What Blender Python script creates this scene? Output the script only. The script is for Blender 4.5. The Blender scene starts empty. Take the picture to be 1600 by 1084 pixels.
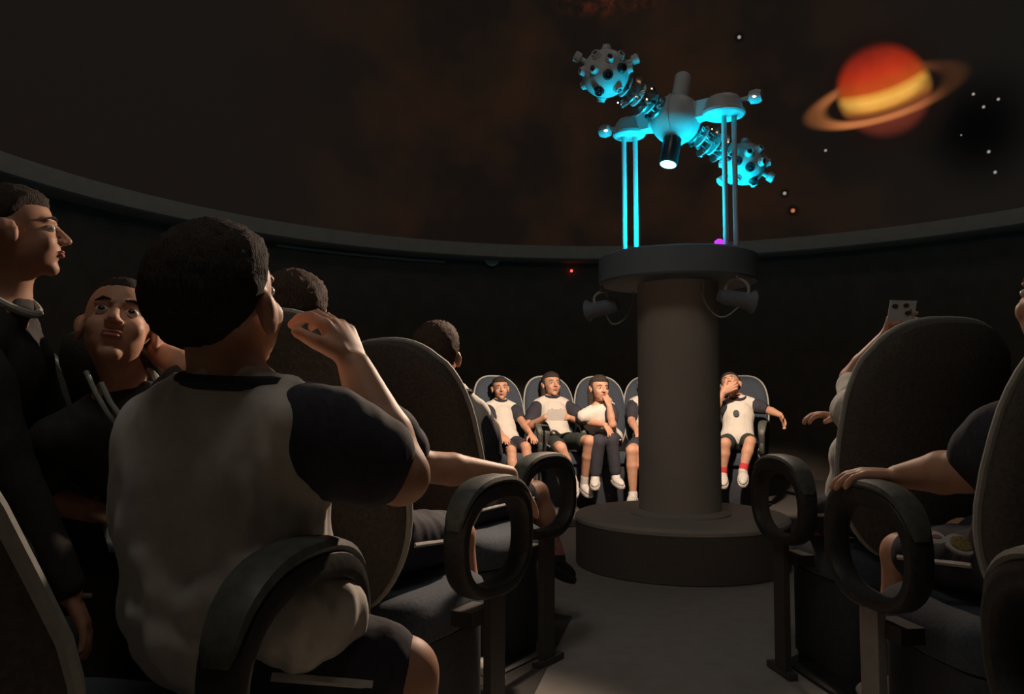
import bpy, bmesh, math, random
import numpy as np
from mathutils import Vector as V, Matrix, noise
random.seed(7)
C = bpy.context.scene.collection
PI = math.pi
# ---------------------------------------------------------------- camera
YAW, PITCH, F = math.radians(11.75), math.radians(3.57), 1250.0
CAM = V((0, -4.52, 0.9))
cam = bpy.data.cameras.new('camera'); camo = bpy.data.objects.new('camera', cam); C.objects.link(camo)
camo.location = CAM; camo.rotation_euler = (PI/2 + PITCH, 0, YAW)
cam.sensor_width = 36; cam.lens = 36*F/1600; cam.clip_start = 0.02
bpy.context.scene.camera = camo
# ---------------------------------------------------------------- world, lights, exposure
w = bpy.data.worlds.new('world'); bpy.context.scene.world = w; w.use_nodes = True
w.node_tree.nodes['Background'].inputs[0].default_value = (0, 0, 0, 1)
vs = bpy.context.scene.view_settings
vs.view_transform = 'Standard'; vs.look = 'None'; vs.gamma = 1; vs.exposure = 0; vs.use_curve_mapping = False
WARM = (1.0, 0.74, 0.55)
def light(name, kind, loc, power, color, radius=0.1, aim=None, angle=60, blend=0.6):
    l = bpy.data.lights.new(name, kind); l.energy = power; l.color = color
    if kind == 'AREA':
        l.shape = 'DISK'; l.size = radius*2
    else:
        l.shadow_soft_size = radius
    o = bpy.data.objects.new(name, l); C.objects.link(o); o.location = loc
    if kind == 'SPOT':
        l.spot_size = math.radians(angle); l.spot_blend = blend
    if aim is not None:
        o.rotation_euler = (V(aim) - V(loc)).to_track_quat('-Z', 'Y').to_euler()
    return o
# dim fill lights added high under the dome, outside the frame
light('fill_light', 'POINT', (-0.6, -3.9, 4.3), 42, (1, 0.93, 0.82), 0.5)
light('fill_light', 'POINT', (1.0, 1.0, 6.2), 16, (1, 0.93, 0.84), 0.5)
light('fill_light', 'POINT', (-2.2, -1.0, 5.5), 10, (0.9, 0.95, 1), 0.5)
# warm spots added beside the projector to wash the seats, no fixtures there
LAMP_L, LAMP_R = V((-0.42, -0.02, 1.43)), V((0.30, -0.29, 1.43))
light('added_wash', 'SPOT', (-.14, .14, 2.2), 390, WARM, 0.05, (-0.92, 2.1, 0.66), 46, 0.5)
light('added_wash', 'SPOT', (.16, .14, 2.2), 350, WARM, 0.05, (0.50, 2.15, 0.62), 34, 0.5)
light('added_wash', 'SPOT', (.06, -.22, 2.2), 380, WARM, 0.06, (-0.85, -2.85, 0.72), 50, 0.6)
light('added_wash', 'SPOT', (-.06, -.22, 2.2), 95, WARM, 0.06, (0.95, -2.35, 0.70), 46, 0.6)
# cyan uplights on top of the column cap that light the star projector
light('cyan_uplight', 'AREA', (-0.10, -0.22, 1.70), 11, (0.0, 0.72, 1.0), 0.10, (-0.02, -0.1, 3))
light('cyan_uplight', 'AREA', (0.22, 0.05, 1.70), 7, (0.0, 0.72, 1.0), 0.10, (0.1, 0.02, 3))

# ---------------------------------------------------------------- pixel helpers (frame 1600x1084)
FW = V((-math.sin(YAW)*math.cos(PITCH), math.cos(YAW)*math.cos(PITCH), math.sin(PITCH)))
RT = V((math.cos(YAW), math.sin(YAW), 0)); UP = RT.cross(FW)
def ray(px, py): return FW + RT*((px-800)/F) + UP*((542-py)/F)
def P(px, py, d): return CAM + ray(px, py)*d
def Z(px, py, z):
    r = ray(px, py); return CAM + r*((z-CAM.z)/r.z)

# ---------------------------------------------------------------- materials
MATS = {}
def nodes(m):
    m.use_nodes = True; nt = m.node_tree; return nt, nt.nodes, nt.links
def mat(name, col, rough=0.7, var=0.25, scale=40, bump=0.15, metal=0.0, stretch=(1,1,1), sss=0.0, spec=0.4, sheen=0.0):
    if name in MATS: return MATS[name]
    m = bpy.data.materials.new(name); nt, n, l = nodes(m); b = n['Principled BSDF']
    tc = n.new('ShaderNodeTexCoord'); mp = n.new('ShaderNodeMapping'); mp.inputs['Scale'].default_value = stretch
    nz = n.new('ShaderNodeTexNoise'); nz.inputs['Scale'].default_value = scale; nz.inputs['Detail'].default_value = 5
    cr = n.new('ShaderNodeValToRGB')
    cr.color_ramp.elements[0].position = 0.3; cr.color_ramp.elements[1].position = 0.7
    cr.color_ramp.elements[0].color = tuple(c*(1-var) for c in col) + (1,)
    cr.color_ramp.elements[1].color = tuple(min(1, c*(1+var)) for c in col) + (1,)
    l.new(tc.outputs['Object'], mp.inputs[0]); l.new(mp.outputs[0], nz.inputs['Vector'])
    l.new(nz.outputs['Fac'], cr.inputs[0]); l.new(cr.outputs[0], b.inputs['Base Color'])
    b.inputs['Roughness'].default_value = rough; b.inputs['Metallic'].default_value = metal
    b.inputs['Specular IOR Level'].default_value = spec
    if sheen:
        b.inputs['Sheen Weight'].default_value = sheen
    if sss:
        b.inputs['Subsurface Weight'].default_value = sss; b.inputs['Subsurface Radius'].default_value = (.012, .005, .003)
        b.inputs['Subsurface Scale'].default_value = 1
    if bump:
        bp = n.new('ShaderNodeBump'); bp.inputs['Strength'].default_value = bump; bp.inputs['Distance'].default_value = 0.004
        l.new(nz.outputs['Fac'], bp.inputs['Height']); l.new(bp.outputs[0], b.inputs['Normal'])
    MATS[name] = m; return m
def glow(name, col, strength):
    if name in MATS: return MATS[name]
    m = bpy.data.materials.new(name); nt, n, l = nodes(m); b = n['Principled BSDF']
    b.inputs['Base Color'].default_value = tuple(c*.5 for c in col) + (1,)
    b.inputs['Emission Color'].default_value = col + (1,); b.inputs['Emission Strength'].default_value = strength
    MATS[name] = m; return m
SKIN = mat('skin', (.60, .33, .22), .55, .08, 30, .05, sss=.08)
SKIN2 = mat('skin_tan', (.46, .25, .165), .55, .08, 30, .05, sss=.08)
LIPS = mat('lips', (.46, .15, .13), .45, .08, 60, .02)
HAIR = mat('hair_dark', (.048, .038, .032), .8, .5, 60, .8, stretch=(6, 6, 1), spec=.15)
HAIRB = mat('hair_brown', (.085, .055, .040), .8, .5, 60, .8, stretch=(6, 6, 1), spec=.15)
WHITE = mat('white_cotton', (.70, .665, .60), .85, .05, 90, .12, sheen=.2)
NAVY = mat('navy_cotton', (.040, .040, .054), .85, .2, 90, .12)
DARKG = mat('dark_green_cotton', (.03, .042, .036), .85, .2, 90, .12)
BLACKC = mat('black_cloth', (.036, .035, .036), .85, .2, 80, .12)
UPH = mat('blue_upholstery', (.046, .062, .084), .9, .25, 120, .25, sheen=.15)
SHELL = mat('dark_back_cloth', (.085, .080, .070), .9, .25, 120, .25)
PIPE_RIM = mat('piping_and_rim_light', (.38, .40, .37), .7, .1, 80, .1)  # real piping on collars; on seat edges it paints grazing rim light
RUBBER = mat('black_rubber', (.036, .035, .033), .55, .3, 90, .15)
PADM = mat('pale_arm_pad', (.085, .094, .082), .48, .25, 60, .12)  # pale green-grey puts the sheen of the lit loop top into the colour
STEEL = mat('pale_steel', (.33, .32, .29), .45, .1, 50, .05, metal=.3)
STEELD = mat('dark_steel', (.09, .088, .085), .5, .1, 50, .05, metal=.3)
PANEL = mat('dark_side_panel', (.045, .052, .066), .8, .2, 60, .1)
SHOE = mat('white_shoe', (.62, .60, .57), .6, .1, 60, .1)
SHOED = mat('dark_shoe', (.03, .028, .026), .6, .2, 60, .1)
RED = mat('red_cloth', (.62, .05, .06), .8, .15, 80, .1)
PINK = mat('pink_cloth', (.55, .22, .22), .8, .15, 80, .1)
PAPER = mat('paper', (.82, .80, .76), .8, .03, 40, .02)
EYEW = mat('eye_white', (.7, .68, .64), .3, .03, 30, 0)
EYED = mat('eye_iris', (.03, .018, .012), .2, .2, 90, 0)
EMB = mat('emblem_dark', (.07, .08, .075), .8, .3, 90, .05)
OCHRE = mat('emblem_ochre', (.36, .27, .10), .8, .5, 160, .1)
FLOORM = mat('grey_floor', (.37, .345, .31), .85, .06, 14, .05)
CARPET = mat('dark_carpet', (.085, .080, .074), .95, .2, 160, .2)
WALLM = mat('dark_wall', (.105, .092, .076), .95, .12, 6, .05)
RIMM = mat('dome_rim', (.37, .32, .275), .8, .06, 10, .03)
COLM = mat('column_paint', (.50, .46, .40), .75, .04, 8, .03)
DRUMM = mat('drum_carpet', (.155, .14, .122), .95, .12, 120, .2)
CAPM = mat('cap_paint', (.20, .25, .29), .75, .05, 10, .03)
PROJ = mat('projector_paint', (.55, .56, .57), .45, .05, 30, .03)
PROJD = mat('projector_black', (.03, .03, .034), .3, .3, 60, .05)
GLASS = mat('lens_glass', (.012, .012, .03), .06, .1, 20, 0, spec=.9)
ALU = mat('aluminium', (.6, .6, .6), .25, .08, 40, .03, metal=.9)
FIXM = mat('fixture_blue_grey', (.21, .245, .285), .55, .1, 40, .05)

# ---------------------------------------------------------------- mesh helpers
_ico = {}
def ico(sub):
    if sub not in _ico:
        bm = bmesh.new(); bmesh.ops.create_icosphere(bm, subdivisions=sub, radius=1)
        _ico[sub] = ([v.co.copy() for v in bm.verts], [tuple(v.index for v in f.verts) for f in bm.faces]); bm.free()
    return _ico[sub]
class Blob:
    def __init__(s): s.v = []; s.f = []; s.p = []; s.kk = None
    def add(s, vs_, fs):
        o = len(s.v); s.v += [V(x) for x in vs_]; s.f += [tuple(i+o for i in f) for f in fs]
    def ell(s, c, r, R=None, sub=3):
        vs_, fs = ico(sub); c = V(c); s.p.append(('e', c, r, R, s.kk))
        out = []
        for p in vs_:
            q = V((p.x*r[0], p.y*r[1], p.z*r[2]))
            out.append(c + (R @ q if R else q))
        s.add(out, fs)
    def ball(s, c, r, sub=2): s.ell(c, (r, r, r), None, sub)
    def cap(s, a, b, ra, rb=None, n=14, balls=True):
        a, b = V(a), V(b); rb = ra if rb is None else rb
        if balls: s.ball(a, ra); s.ball(b, rb); s.p.pop(); s.p.pop()
        s.p.append(('c', a, b, ra, rb, s.kk))
        d = (b-a)
        if d.length < 1e-6: return
        q = d.to_track_quat('Z', 'Y').to_matrix()
        vs_ = []
        for c, r in ((a, ra), (b, rb)):
            for i in range(n):
                t = 2*PI*i/n; vs_.append(c + q @ V((math.cos(t)*r, math.sin(t)*r, 0)))
        fs = [(i, (i+1) % n, n+(i+1) % n, n+i) for i in range(n)] + [tuple(range(n-1, -1, -1)), tuple(range(n, 2*n))]
        s.add(vs_, fs)
    def box(s, c, h, R=None):
        c = V(c); vs_ = []
        for x in (-1, 1):
            for y in (-1, 1):
                for z in (-1, 1):
                    q = V((x*h[0], y*h[1], z*h[2])); vs_.append(c + (R @ q if R else q))
        s.add(vs_, [(0,1,3,2),(4,6,7,5),(0,4,5,1),(2,3,7,6),(0,2,6,4),(1,5,7,3)])
    def lathe(s, prof, n=48, M=None, close=False):
        vs_ = []; k = len(prof)
        for i in range(n):
            t = 2*PI*i/n
            for r, z in prof:
                q = V((r*math.cos(t), r*math.sin(t), z)); vs_.append(M @ q if M else q)
        fs = []
        for i in range(n):
            j = (i+1) % n
            for a in range(k-1):
                fs.append((i*k+a, j*k+a, j*k+a+1, i*k+a+1))
        s.add(vs_, fs)
    def tube(s, pts, r, n=8, closed=False):
        pts = [V(p) for p in pts]; m = len(pts); vs_ = []; up0 = None
        for i, p in enumerate(pts):
            t = (pts[(i+1) % m] - pts[i-1]) if closed else (pts[min(i+1, m-1)] - pts[max(i-1, 0)])
            t.normalize()
            if up0 is None:
                up0 = V((0, 0, 1)) if abs(t.z) < .9 else V((1, 0, 0))
            a = t.cross(up0).normalized(); b = a.cross(t).normalized(); up0 = b
            rr = r[i] if isinstance(r, (list, tuple)) else r
            for k in range(n):
                g = 2*PI*k/n; vs_.append(p + a*math.cos(g)*rr + b*math.sin(g)*rr)
        fs = []
        for i in range(m if closed else m-1):
            j = (i+1) % m
            for k in range(n):
                k2 = (k+1) % n; fs.append((i*n+k, i*n+k2, j*n+k2, j*n+k))
        if not closed: fs += [tuple(range(n-1, -1, -1)), tuple((m-1)*n+k for k in range(n))]
        s.add(vs_, fs)
    def layers(s, outline, lay, fn):
        """outline: list of (a,b); lay: list of (scale, offset); fn maps (a,b,off) to a point"""
        n = len(outline); ca = sum(p[0] for p in outline)/n; cb = sum(p[1] for p in outline)/n
        vs_ = []
        for sc, off in lay:
            for a, b in outline: vs_.append(fn(ca+(a-ca)*sc, cb+(b-cb)*sc, off))
        k = len(lay); fs = []
        for i in range(k-1):
            for j in range(n):
                j2 = (j+1) % n; fs.append((i*n+j, i*n+j2, (i+1)*n+j2, (i+1)*n+j))
        vs_.append(fn(ca, cb, lay[0][1])); vs_.append(fn(ca, cb, lay[-1][1])); t0, t1 = len(vs_)-2, len(vs_)-1
        for j in range(n):
            j2 = (j+1) % n; fs.append((t0, j2, j)); fs.append((t1, (k-1)*n+j, (k-1)*n+j2))
        s.add(vs_, fs)
def mesh_of(b, M=None, smooth=True):
    me = bpy.data.meshes.new('m')
    me.from_pydata([tuple(M @ v) if M else tuple(v) for v in b.v], [], b.f)
    bm = bmesh.new(); bm.from_mesh(me); bmesh.ops.recalc_face_normals(bm, faces=bm.faces); bm.to_mesh(me); bm.free()
    if smooth:
        me.shade_smooth()
        try: me.set_sharp_from_angle(angle=math.radians(42))
        except Exception: pass
    return me
def fuse(b, vox, smooth=3, M=None, wrinkle=0, wscale=(18, 18, 7), seed=0):
    """one continuous surface round all the ellipsoids and tapered capsules of a blob (smooth union, then surface nets)"""
    pr = []; lo = np.full(3, 1e9); hi = -lo
    for q in b.p:
        if q[0] == 'e':
            c = np.array(q[1]); r = np.array(q[2], float); R = np.array(q[3]) if q[3] else np.eye(3)
            e = np.sqrt(((R*r)**2).sum(1)); a0, a1 = c-e, c+e; k = min(.020, .35*r.min())
        else:
            A, B_ = np.array(q[1]), np.array(q[2]); ra, rb = q[3], q[4]
            a0 = np.minimum(A-ra, B_-rb); a1 = np.maximum(A+ra, B_+rb); k = min(.020, .30*min(ra, rb))
        k = q[-1] or k; m_ = k + 2.5*vox; pr.append((q, a0-m_, a1+m_, k)); lo = np.minimum(lo, a0-m_); hi = np.maximum(hi, a1+m_)
    n = np.ceil((hi-lo)/vox).astype(int) + 2
    G = np.full(n, .2, np.float32)
    for q, a0, a1, k in pr:
        i0 = np.maximum(0, np.floor((a0-lo)/vox).astype(int)); i1 = np.minimum(n, np.ceil((a1-lo)/vox).astype(int)+1)
        X, Y, Z_ = (np.arange(i0[t], i1[t], dtype=np.float32)*vox + lo[t] for t in range(3))
        if q[0] == 'e':
            c = np.array(q[1]); r = np.array(q[2], np.float32); R = np.array(q[3], np.float32) if q[3] else np.eye(3, dtype=np.float32)
            x, y, z = (X-c[0])[:, None, None], (Y-c[1])[None, :, None], (Z_-c[2])[None, None, :]
            k0 = 0; k1 = 0
            for t in range(3):
                l = (x*R[0, t] + y*R[1, t] + z*R[2, t])/r[t]; l2 = l*l; k0 = k0 + l2; k1 = k1 + l2/(r[t]*r[t])
            k0 = np.sqrt(k0); d = k0*(k0-1)/np.maximum(np.sqrt(k1), 1e-6)
        else:
            A, B_ = np.array(q[1]), np.array(q[2]); ab = B_-A; L2 = max(1e-9, ab.dot(ab))
            x, y, z = (X-A[0])[:, None, None], (Y-A[1])[None, :, None], (Z_-A[2])[None, None, :]
            h = np.clip((x*ab[0] + y*ab[1] + z*ab[2])/L2, 0, 1)
            d = np.sqrt((x-ab[0]*h)**2 + (y-ab[1]*h)**2 + (z-ab[2]*h)**2) - (q[3] + (q[4]-q[3])*h)
        sl = tuple(slice(i0[t], i1[t]) for t in range(3)); g = G[sl]
        h = np.maximum(k - np.abs(g-d), 0)/k
        G[sl] = np.minimum(g, d) - h*h*k*.25
    ins = G < 0
    cnt = np.zeros(n-1, np.float32); acc = np.zeros(tuple(n-1)+(3,), np.float32)
    corner = [(i, j, k_) for i in (0, 1) for j in (0, 1) for k_ in (0, 1)]
    def S(a, c): return a[c[0]:a.shape[0]-1+c[0], c[1]:a.shape[1]-1+c[1], c[2]:a.shape[2]-1+c[2]]
    for c0 in corner:
        for ax_ in range(3):
            if c0[ax_]: continue
            c1 = list(c0); c1[ax_] = 1
            g0, g1 = S(G, c0), S(G, c1); cr_ = (g0 < 0) != (g1 < 0)
            idx = np.nonzero(cr_); t = g0[idx]/(g0[idx]-g1[idx]); cnt[idx] += 1
            for a in range(3): acc[idx+(np.full(len(t), a),)] += (c0[a] + t) if a == ax_ else c0[a]
    cell = np.nonzero(cnt > 0); vid = np.full(n-1, -1, np.int64); vid[cell] = np.arange(len(cell[0]))
    co = (acc[cell]/cnt[cell][:, None] + np.stack(cell, 1))*vox + lo
    quads = []
    for ax_ in range(3):
        u, v = (ax_+1) % 3, (ax_+2) % 3
        s0 = [slice(None)]*3; s1 = [slice(None)]*3; s0[ax_] = slice(0, -1); s1[ax_] = slice(1, None)
        a, bb = ins[tuple(s0)], ins[tuple(s1)]; idx = np.stack(np.nonzero(a != bb), 1); flip = a[a != bb]
        def nb(du, dv):
            k_ = idx.copy(); k_[:, u] -= du; k_[:, v] -= dv; return vid[k_[:, 0], k_[:, 1], k_[:, 2]]
        q = np.stack([nb(0, 0), nb(1, 0), nb(1, 1), nb(0, 1)], 1); q[~flip] = q[~flip][:, ::-1]; quads.append(q)
    quads = np.concatenate(quads)
    # light smoothing, then wrinkles along the normals
    E = np.concatenate([quads[:, [0, 1]], quads[:, [1, 2]], quads[:, [2, 3]], quads[:, [3, 0]]])
    for _ in range(2):
        sm = np.zeros_like(co); ct = np.zeros(len(co))
        for a in range(3): sm[:, a] = np.bincount(E[:, 0], co[E[:, 1], a], len(co)) + np.bincount(E[:, 1], co[E[:, 0], a], len(co))
        ct = np.bincount(E[:, 0], minlength=len(co)) + np.bincount(E[:, 1], minlength=len(co))
        co = co*.5 + .5*sm/ct[:, None]
    if M is not None:
        Mm = np.array(M); co = co @ Mm[:3, :3].T + Mm[:3, 3]
    me = bpy.data.meshes.new('m')
    me.vertices.add(len(co)); me.vertices.foreach_set('co', co.astype(np.float32).ravel())
    nq = len(quads); me.loops.add(nq*4); me.polygons.add(nq)
    me.loops.foreach_set('vertex_index', quads.ravel().astype(np.int32)); me.polygons.foreach_set('loop_start', np.arange(0, nq*4, 4, dtype=np.int32))
    me.update(calc_edges=True)
    if wrinkle:
        nr = np.zeros(len(co)*3, np.float32); me.vertices.foreach_get('normal', nr)
        q = co*np.array(wscale) + np.array((seed, 0, 0))
        h = np.array([noise.noise(p) + .5*noise.noise(V(p)*2.3) for p in q.tolist()])
        co = co + nr.reshape(-1, 3)*(h*wrinkle)[:, None]
        me.vertices.foreach_set('co', co.astype(np.float32).ravel()); me.update()
    me.shade_smooth()
    return me
def link(name, me, m, parent=None, label=None):
    o = bpy.data.objects.new(name, me); C.objects.link(o)
    for k in (m if isinstance(m, (list, tuple)) else [m]): me.materials.append(k)
    if parent: o.parent = parent
    if label: o['label'] = label
    return o
def thing(name, label, cat, M=None, group=None):
    o = bpy.data.objects.new(name, None); C.objects.link(o); o.empty_display_size = .1
    if M: o.matrix_world = M
    o['label'] = label; o['category'] = cat
    if group: o['group'] = group
    return o
def tag(o, label, cat, group=None):
    o['label'] = label; o['category'] = cat
    if group: o['group'] = group
    return o
def struct(name, b, m, smooth=True):
    o = link(name, mesh_of(b, None, smooth), m); o['kind'] = 'structure'; return o
def frame(loc, yaw): return Matrix.Translation(V(loc)) @ Matrix.Rotation(yaw, 4, 'Z')

# ---------------------------------------------------------------- the room
RD, HD, RW = 4.63, 2.60, 4.86
b = Blob(); b.lathe([(0, 0), (2, 0), (RW+.1, 0)], 96); struct('floor', b, FLOORM, False)
b = Blob(); n = 480
b2 = Blob(); ang = []
for i in range(97):
    ro, ri = RW+.05, 1.28
    def edge(r):
        a0 = math.asin(.44/r); t = -PI/2 + a0 + (2*PI-2*a0)*i/96; return r*math.cos(t), r*math.sin(t)
    (x0, y0), (x1, y1) = edge(ri), edge(ro); b2.v += [V((x0, y0, 0)), V((x0, y0, .005)), V((x1, y1, .005)), V((x1, y1, 0))]
for i in range(96):
    o = i*4; b2.f += [(o, o+1, o+5, o+4), (o+1, o+2, o+6, o+5), (o+2, o+3, o+7, o+6)]
struct('floor_carpet', b2, CARPET, False)
prof = [0, .1, 1.2, 2.3, 2.62]
vs_ = []
for i in range(n):
    t = 2*PI*i/n
    for z in prof:
        r = RW + .012*math.sin(i*PI/4); vs_.append((r*math.cos(t), r*math.sin(t), z))
k = len(prof)
b.add(vs_, [(i*k+a, ((i+1) % n)*k+a, ((i+1) % n)*k+a+1, i*k+a+1) for i in range(n) for a in range(k-1)])
struct('wall_round', b, WALLM)
b = Blob(); b.lathe([(RD, HD+.02), (RD-.015, HD), (RD-.02, HD-.125), (RD+.0, HD-.14), (RW+.03, HD-.14), (RW+.03, HD+.02)], 160)
struct('trim_1', b, RIMM)
b = Blob(); b.lathe([((RD+.01)*math.cos(PI/2*i/40), HD + (RD+.01)*math.sin(PI/2*i/40)) for i in range(41)], 128)
dome = struct('ceiling', b, None)

# projected picture on the dome: ringed planet, stars and a faint brown haze (light given off by the screen)
def dome_hit(px, py):
    d = ray(px, py).normalized(); o = CAM - V((0, 0, HD))
    bb = o.dot(d); cc = o.dot(o) - (RD+.01)**2
    return CAM + d*(-bb + math.sqrt(bb*bb-cc))
m = bpy.data.materials.new('dome_screen'); nt, N, L = nodes(m)
dome.data.materials[0] = m
bs = N['Principled BSDF']; bs.inputs['Base Color'].default_value = (.014, .013, .012, 1); bs.inputs['Roughness'].default_value = .95
bs.inputs['Specular IOR Level'].default_value = .1
pos = N.new('ShaderNodeNewGeometry').outputs['Position']
def sock(x, inp):
    if isinstance(x, (int, float)): inp.default_value = x
    elif isinstance(x, (tuple, list, V)): inp.default_value = tuple(x)[:len(inp.default_value)] if len(inp.default_value) <= len(tuple(x)) else tuple(x)+(1,)
    else: L.new(x, inp)
def mth(op, a, b_=0, c=0, clamp=False):
    q = N.new('ShaderNodeMath'); q.operation = op; q.use_clamp = clamp
    sock(a, q.inputs[0]); sock(b_, q.inputs[1]); sock(c, q.inputs[2]); return q.outputs[0]
def vmth(op, a, b_, out=0):
    q = N.new('ShaderNodeVectorMath'); q.operation = op; sock(a, q.inputs[0]); sock(b_, q.inputs[1]); return q.outputs[out]
def sstep(x, a, b_):
    q = N.new('ShaderNodeMapRange'); q.interpolation_type = 'SMOOTHSTEP'; sock(x, q.inputs[0]); q.inputs[1].default_value = a; q.inputs[2].default_value = b_
    q.inputs[3].default_value = 0; q.inputs[4].default_value = 1; return q.outputs[0]
def mixc(f, a, b_, mode='MIX'):
    q = N.new('ShaderNodeMix'); q.data_type = 'RGBA'; q.blend_type = mode; q.clamp_result = False
    sock(f, q.inputs[0]); sock(a, q.inputs[6]); sock(b_, q.inputs[7]); return q.outputs[2]
p0 = dome_hit(1379, 142); q0 = p0 - CAM; D0 = FW.dot(q0)
th = math.radians(18)
gx = (RT*D0 - FW*RT.dot(q0))*(F/D0**2); gy = (UP*D0 - FW*UP.dot(q0))*(F/D0**2)
gu = gx*math.cos(th) + gy*math.sin(th); gv = gy*math.cos(th) - gx*math.sin(th)
rel = vmth('SUBTRACT', pos, p0)
U = vmth('DOT_PRODUCT', rel, gu, 1); W = vmth('DOT_PRODUCT', rel, gv, 1)
nz = N.new('ShaderNodeTexNoise'); nz.inputs['Scale'].default_value = 1.1; nz.inputs['Detail'].default_value = 3; L.new(pos, nz.inputs['Vector'])
nf = sstep(nz.outputs['Fac'], .35, .68)
sep = N.new('ShaderNodeSeparateXYZ'); L.new(pos, sep.inputs[0])
base = mixc(nf, (.0070, .0046, .0034, 1), (.0165, .0078, .0042, 1))
grey = sstep(sep.outputs[0], .8, 3.0)
base = mixc(grey, base, (.0082, .0066, .0054, 1))
grey2 = sstep(mth('MULTIPLY', sep.outputs[0], -1), 2.5, 4.2)
base = mixc(grey2, base, (.0085, .0062, .0048, 1))
# dark sky patch around the star field
ps = dome_hit(1530, 200); dp = vmth('DISTANCE', pos, ps, 1)
base = mixc(mth('SUBTRACT', 1, sstep(dp, .05, .75)), base, (.0004, .0003, .0004, 1))
# planet disc
vcur = mth('ADD', W, mth('MULTIPLY', mth('MULTIPLY', U, U), -.0022))     # bands curve round the globe
rho = mth('SQRT', mth('ADD', mth('MULTIPLY', U, U), mth('MULTIPLY', W, W)))
disc = mth('SUBTRACT', 1, sstep(rho, 62, 80))
halo = mth('SUBTRACT', 1, sstep(rho, 70, 118))
base = mixc(mth('MULTIPLY', halo, .7), base, (.010, .0042, .0032, 1))
cr = N.new('ShaderNodeValToRGB'); L.new(mth('DIVIDE', mth('ADD', vcur, 80), 160), cr.inputs[0])
el = cr.color_ramp.elements
stops = [(0, (.10, .02, .012)), (.24, (.19, .035, .02)), (.27, (.20, .04, .02)), (.32, (.66, .26, .04)), (.42, (.92, .47, .085)), (.47, (.80, .33, .05)), (.525, (.52, .075, .012)), (.68, (.50, .034, .010)), (.85, (.32, .022, .010)), (1, (.10, .012, .008))]
el[0].position = stops[0][0]; el[0].color = stops[0][1]+(1,)
el[1].position = 1; el[1].color = stops[-1][1]+(1,)
for s_, c_ in stops[1:-1]:
    e = el.new(s_); e.color = c_+(1,)
nz2 = N.new('ShaderNodeTexNoise'); nz2.inputs['Scale'].default_value = 5; nz2.inputs['Detail'].default_value = 4; L.new(pos, nz2.inputs['Vector'])
limb = mth('SUBTRACT', 1, mth('MULTIPLY', sstep(rho, 25, 76), .35))
pc = mixc(1, cr.outputs[0], mth('MULTIPLY', limb, mth('ADD', .78, mth('MULTIPLY', nz2.outputs['Fac'], .4))), 'MULTIPLY')
base = mixc(disc, base, pc)
# ring: band between two ellipses, hidden behind the upper half of the disc
ru = mth('DIVIDE', mth('ADD', U, 4), 128); rv = mth('DIVIDE', mth('ADD', W, 8), 38)
rr = mth('SQRT', mth('ADD', mth('MULTIPLY', ru, ru), mth('MULTIPLY', rv, rv)))
band = mth('MULTIPLY', sstep(rr, .68, .86), mth('SUBTRACT', 1, sstep(rr, .92, 1.12)))
front = mth('SUBTRACT', 1, sstep(W, -8, 2))
vis = mth('MAXIMUM', front, mth('SUBTRACT', 1, disc))
fadeR = mth('SUBTRACT', 1, mth('MULTIPLY', sstep(U, 0, 100), .93))
fadeL = mth('SUBTRACT', 1, mth('MULTIPLY', sstep(mth('MULTIPLY', U, -1), 65, 125), .72))
back = mth('SUBTRACT', 1, mth('MULTIPLY', sstep(W, 5, 25), .5))
ringf = mth('MULTIPLY', mth('MULTIPLY', band, vis), mth('MULTIPLY', fadeR, mth('MULTIPLY', fadeL, back)))
shade = mth('MULTIPLY', mth('MULTIPLY', sstep(rr, .40, .62), mth('SUBTRACT', 1, sstep(rr, .70, .84))), mth('MULTIPLY', front, disc))
base = mixc(mth('MULTIPLY', shade, .65), base, (.13, .028, .012, 1))
base = mixc(ringf, base, (.50, .165, .052, 1))
# stars
stars = [(1155, 58, 3.0, 'w'), (1521, 147, 2.6, 'w'), (1560, 155, 2.6, 'w'), (1537, 167, 2.6, 'w'), (1545, 237, 2.8, 'w'), (1555, 269, 2.8, 'w'), (1290, 235, 2.4, 'w'), (1502, 211, 1.5, 'w'), (1226, 302, 3.0, 'w'), (1239, 329, 3.6, 'o')]
for px, py, r_, kd in stars:
    ph = dome_hit(px, py); rad = .85*r_/F*(ph-CAM).dot(FW)
    dd = vmth('DISTANCE', pos, ph, 1)
    if (px, py) in ((1155, 58), (1226, 302), (1239, 329)):
        base = mixc(mth('MULTIPLY', mth('SUBTRACT', 1, sstep(dd, rad*1.5, rad*4)), .75), base, (.0012, .001, .001, 1))
    base = mixc(mth('SUBTRACT', 1, sstep(dd, rad*.35, rad*1.5)), base, (.34, .31, .28, 1) if kd == 'w' else (.60, .17, .06, 1))
# red nebula at the zenith side, just reaching the top of the frame
pn = dome_hit(960, -40); dn = vmth('DISTANCE', vmth('MULTIPLY', vmth('SUBTRACT', pos, pn), (.55, 1.0, 1.0)), (0, 0, 0), 1)
nz3 = N.new('ShaderNodeTexNoise'); nz3.inputs['Scale'].default_value = 9; nz3.inputs['Detail'].default_value = 8; L.new(pos, nz3.inputs['Vector'])
neb = mth('MULTIPLY', mth('SUBTRACT', 1, sstep(dn, .05, .50)), sstep(nz3.outputs['Fac'], .42, .72))
base = mixc(neb, base, (.13, .022, .008, 1))
L.new(base, bs.inputs['Emission Color']); bs.inputs['Emission Strength'].default_value = 1

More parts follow.
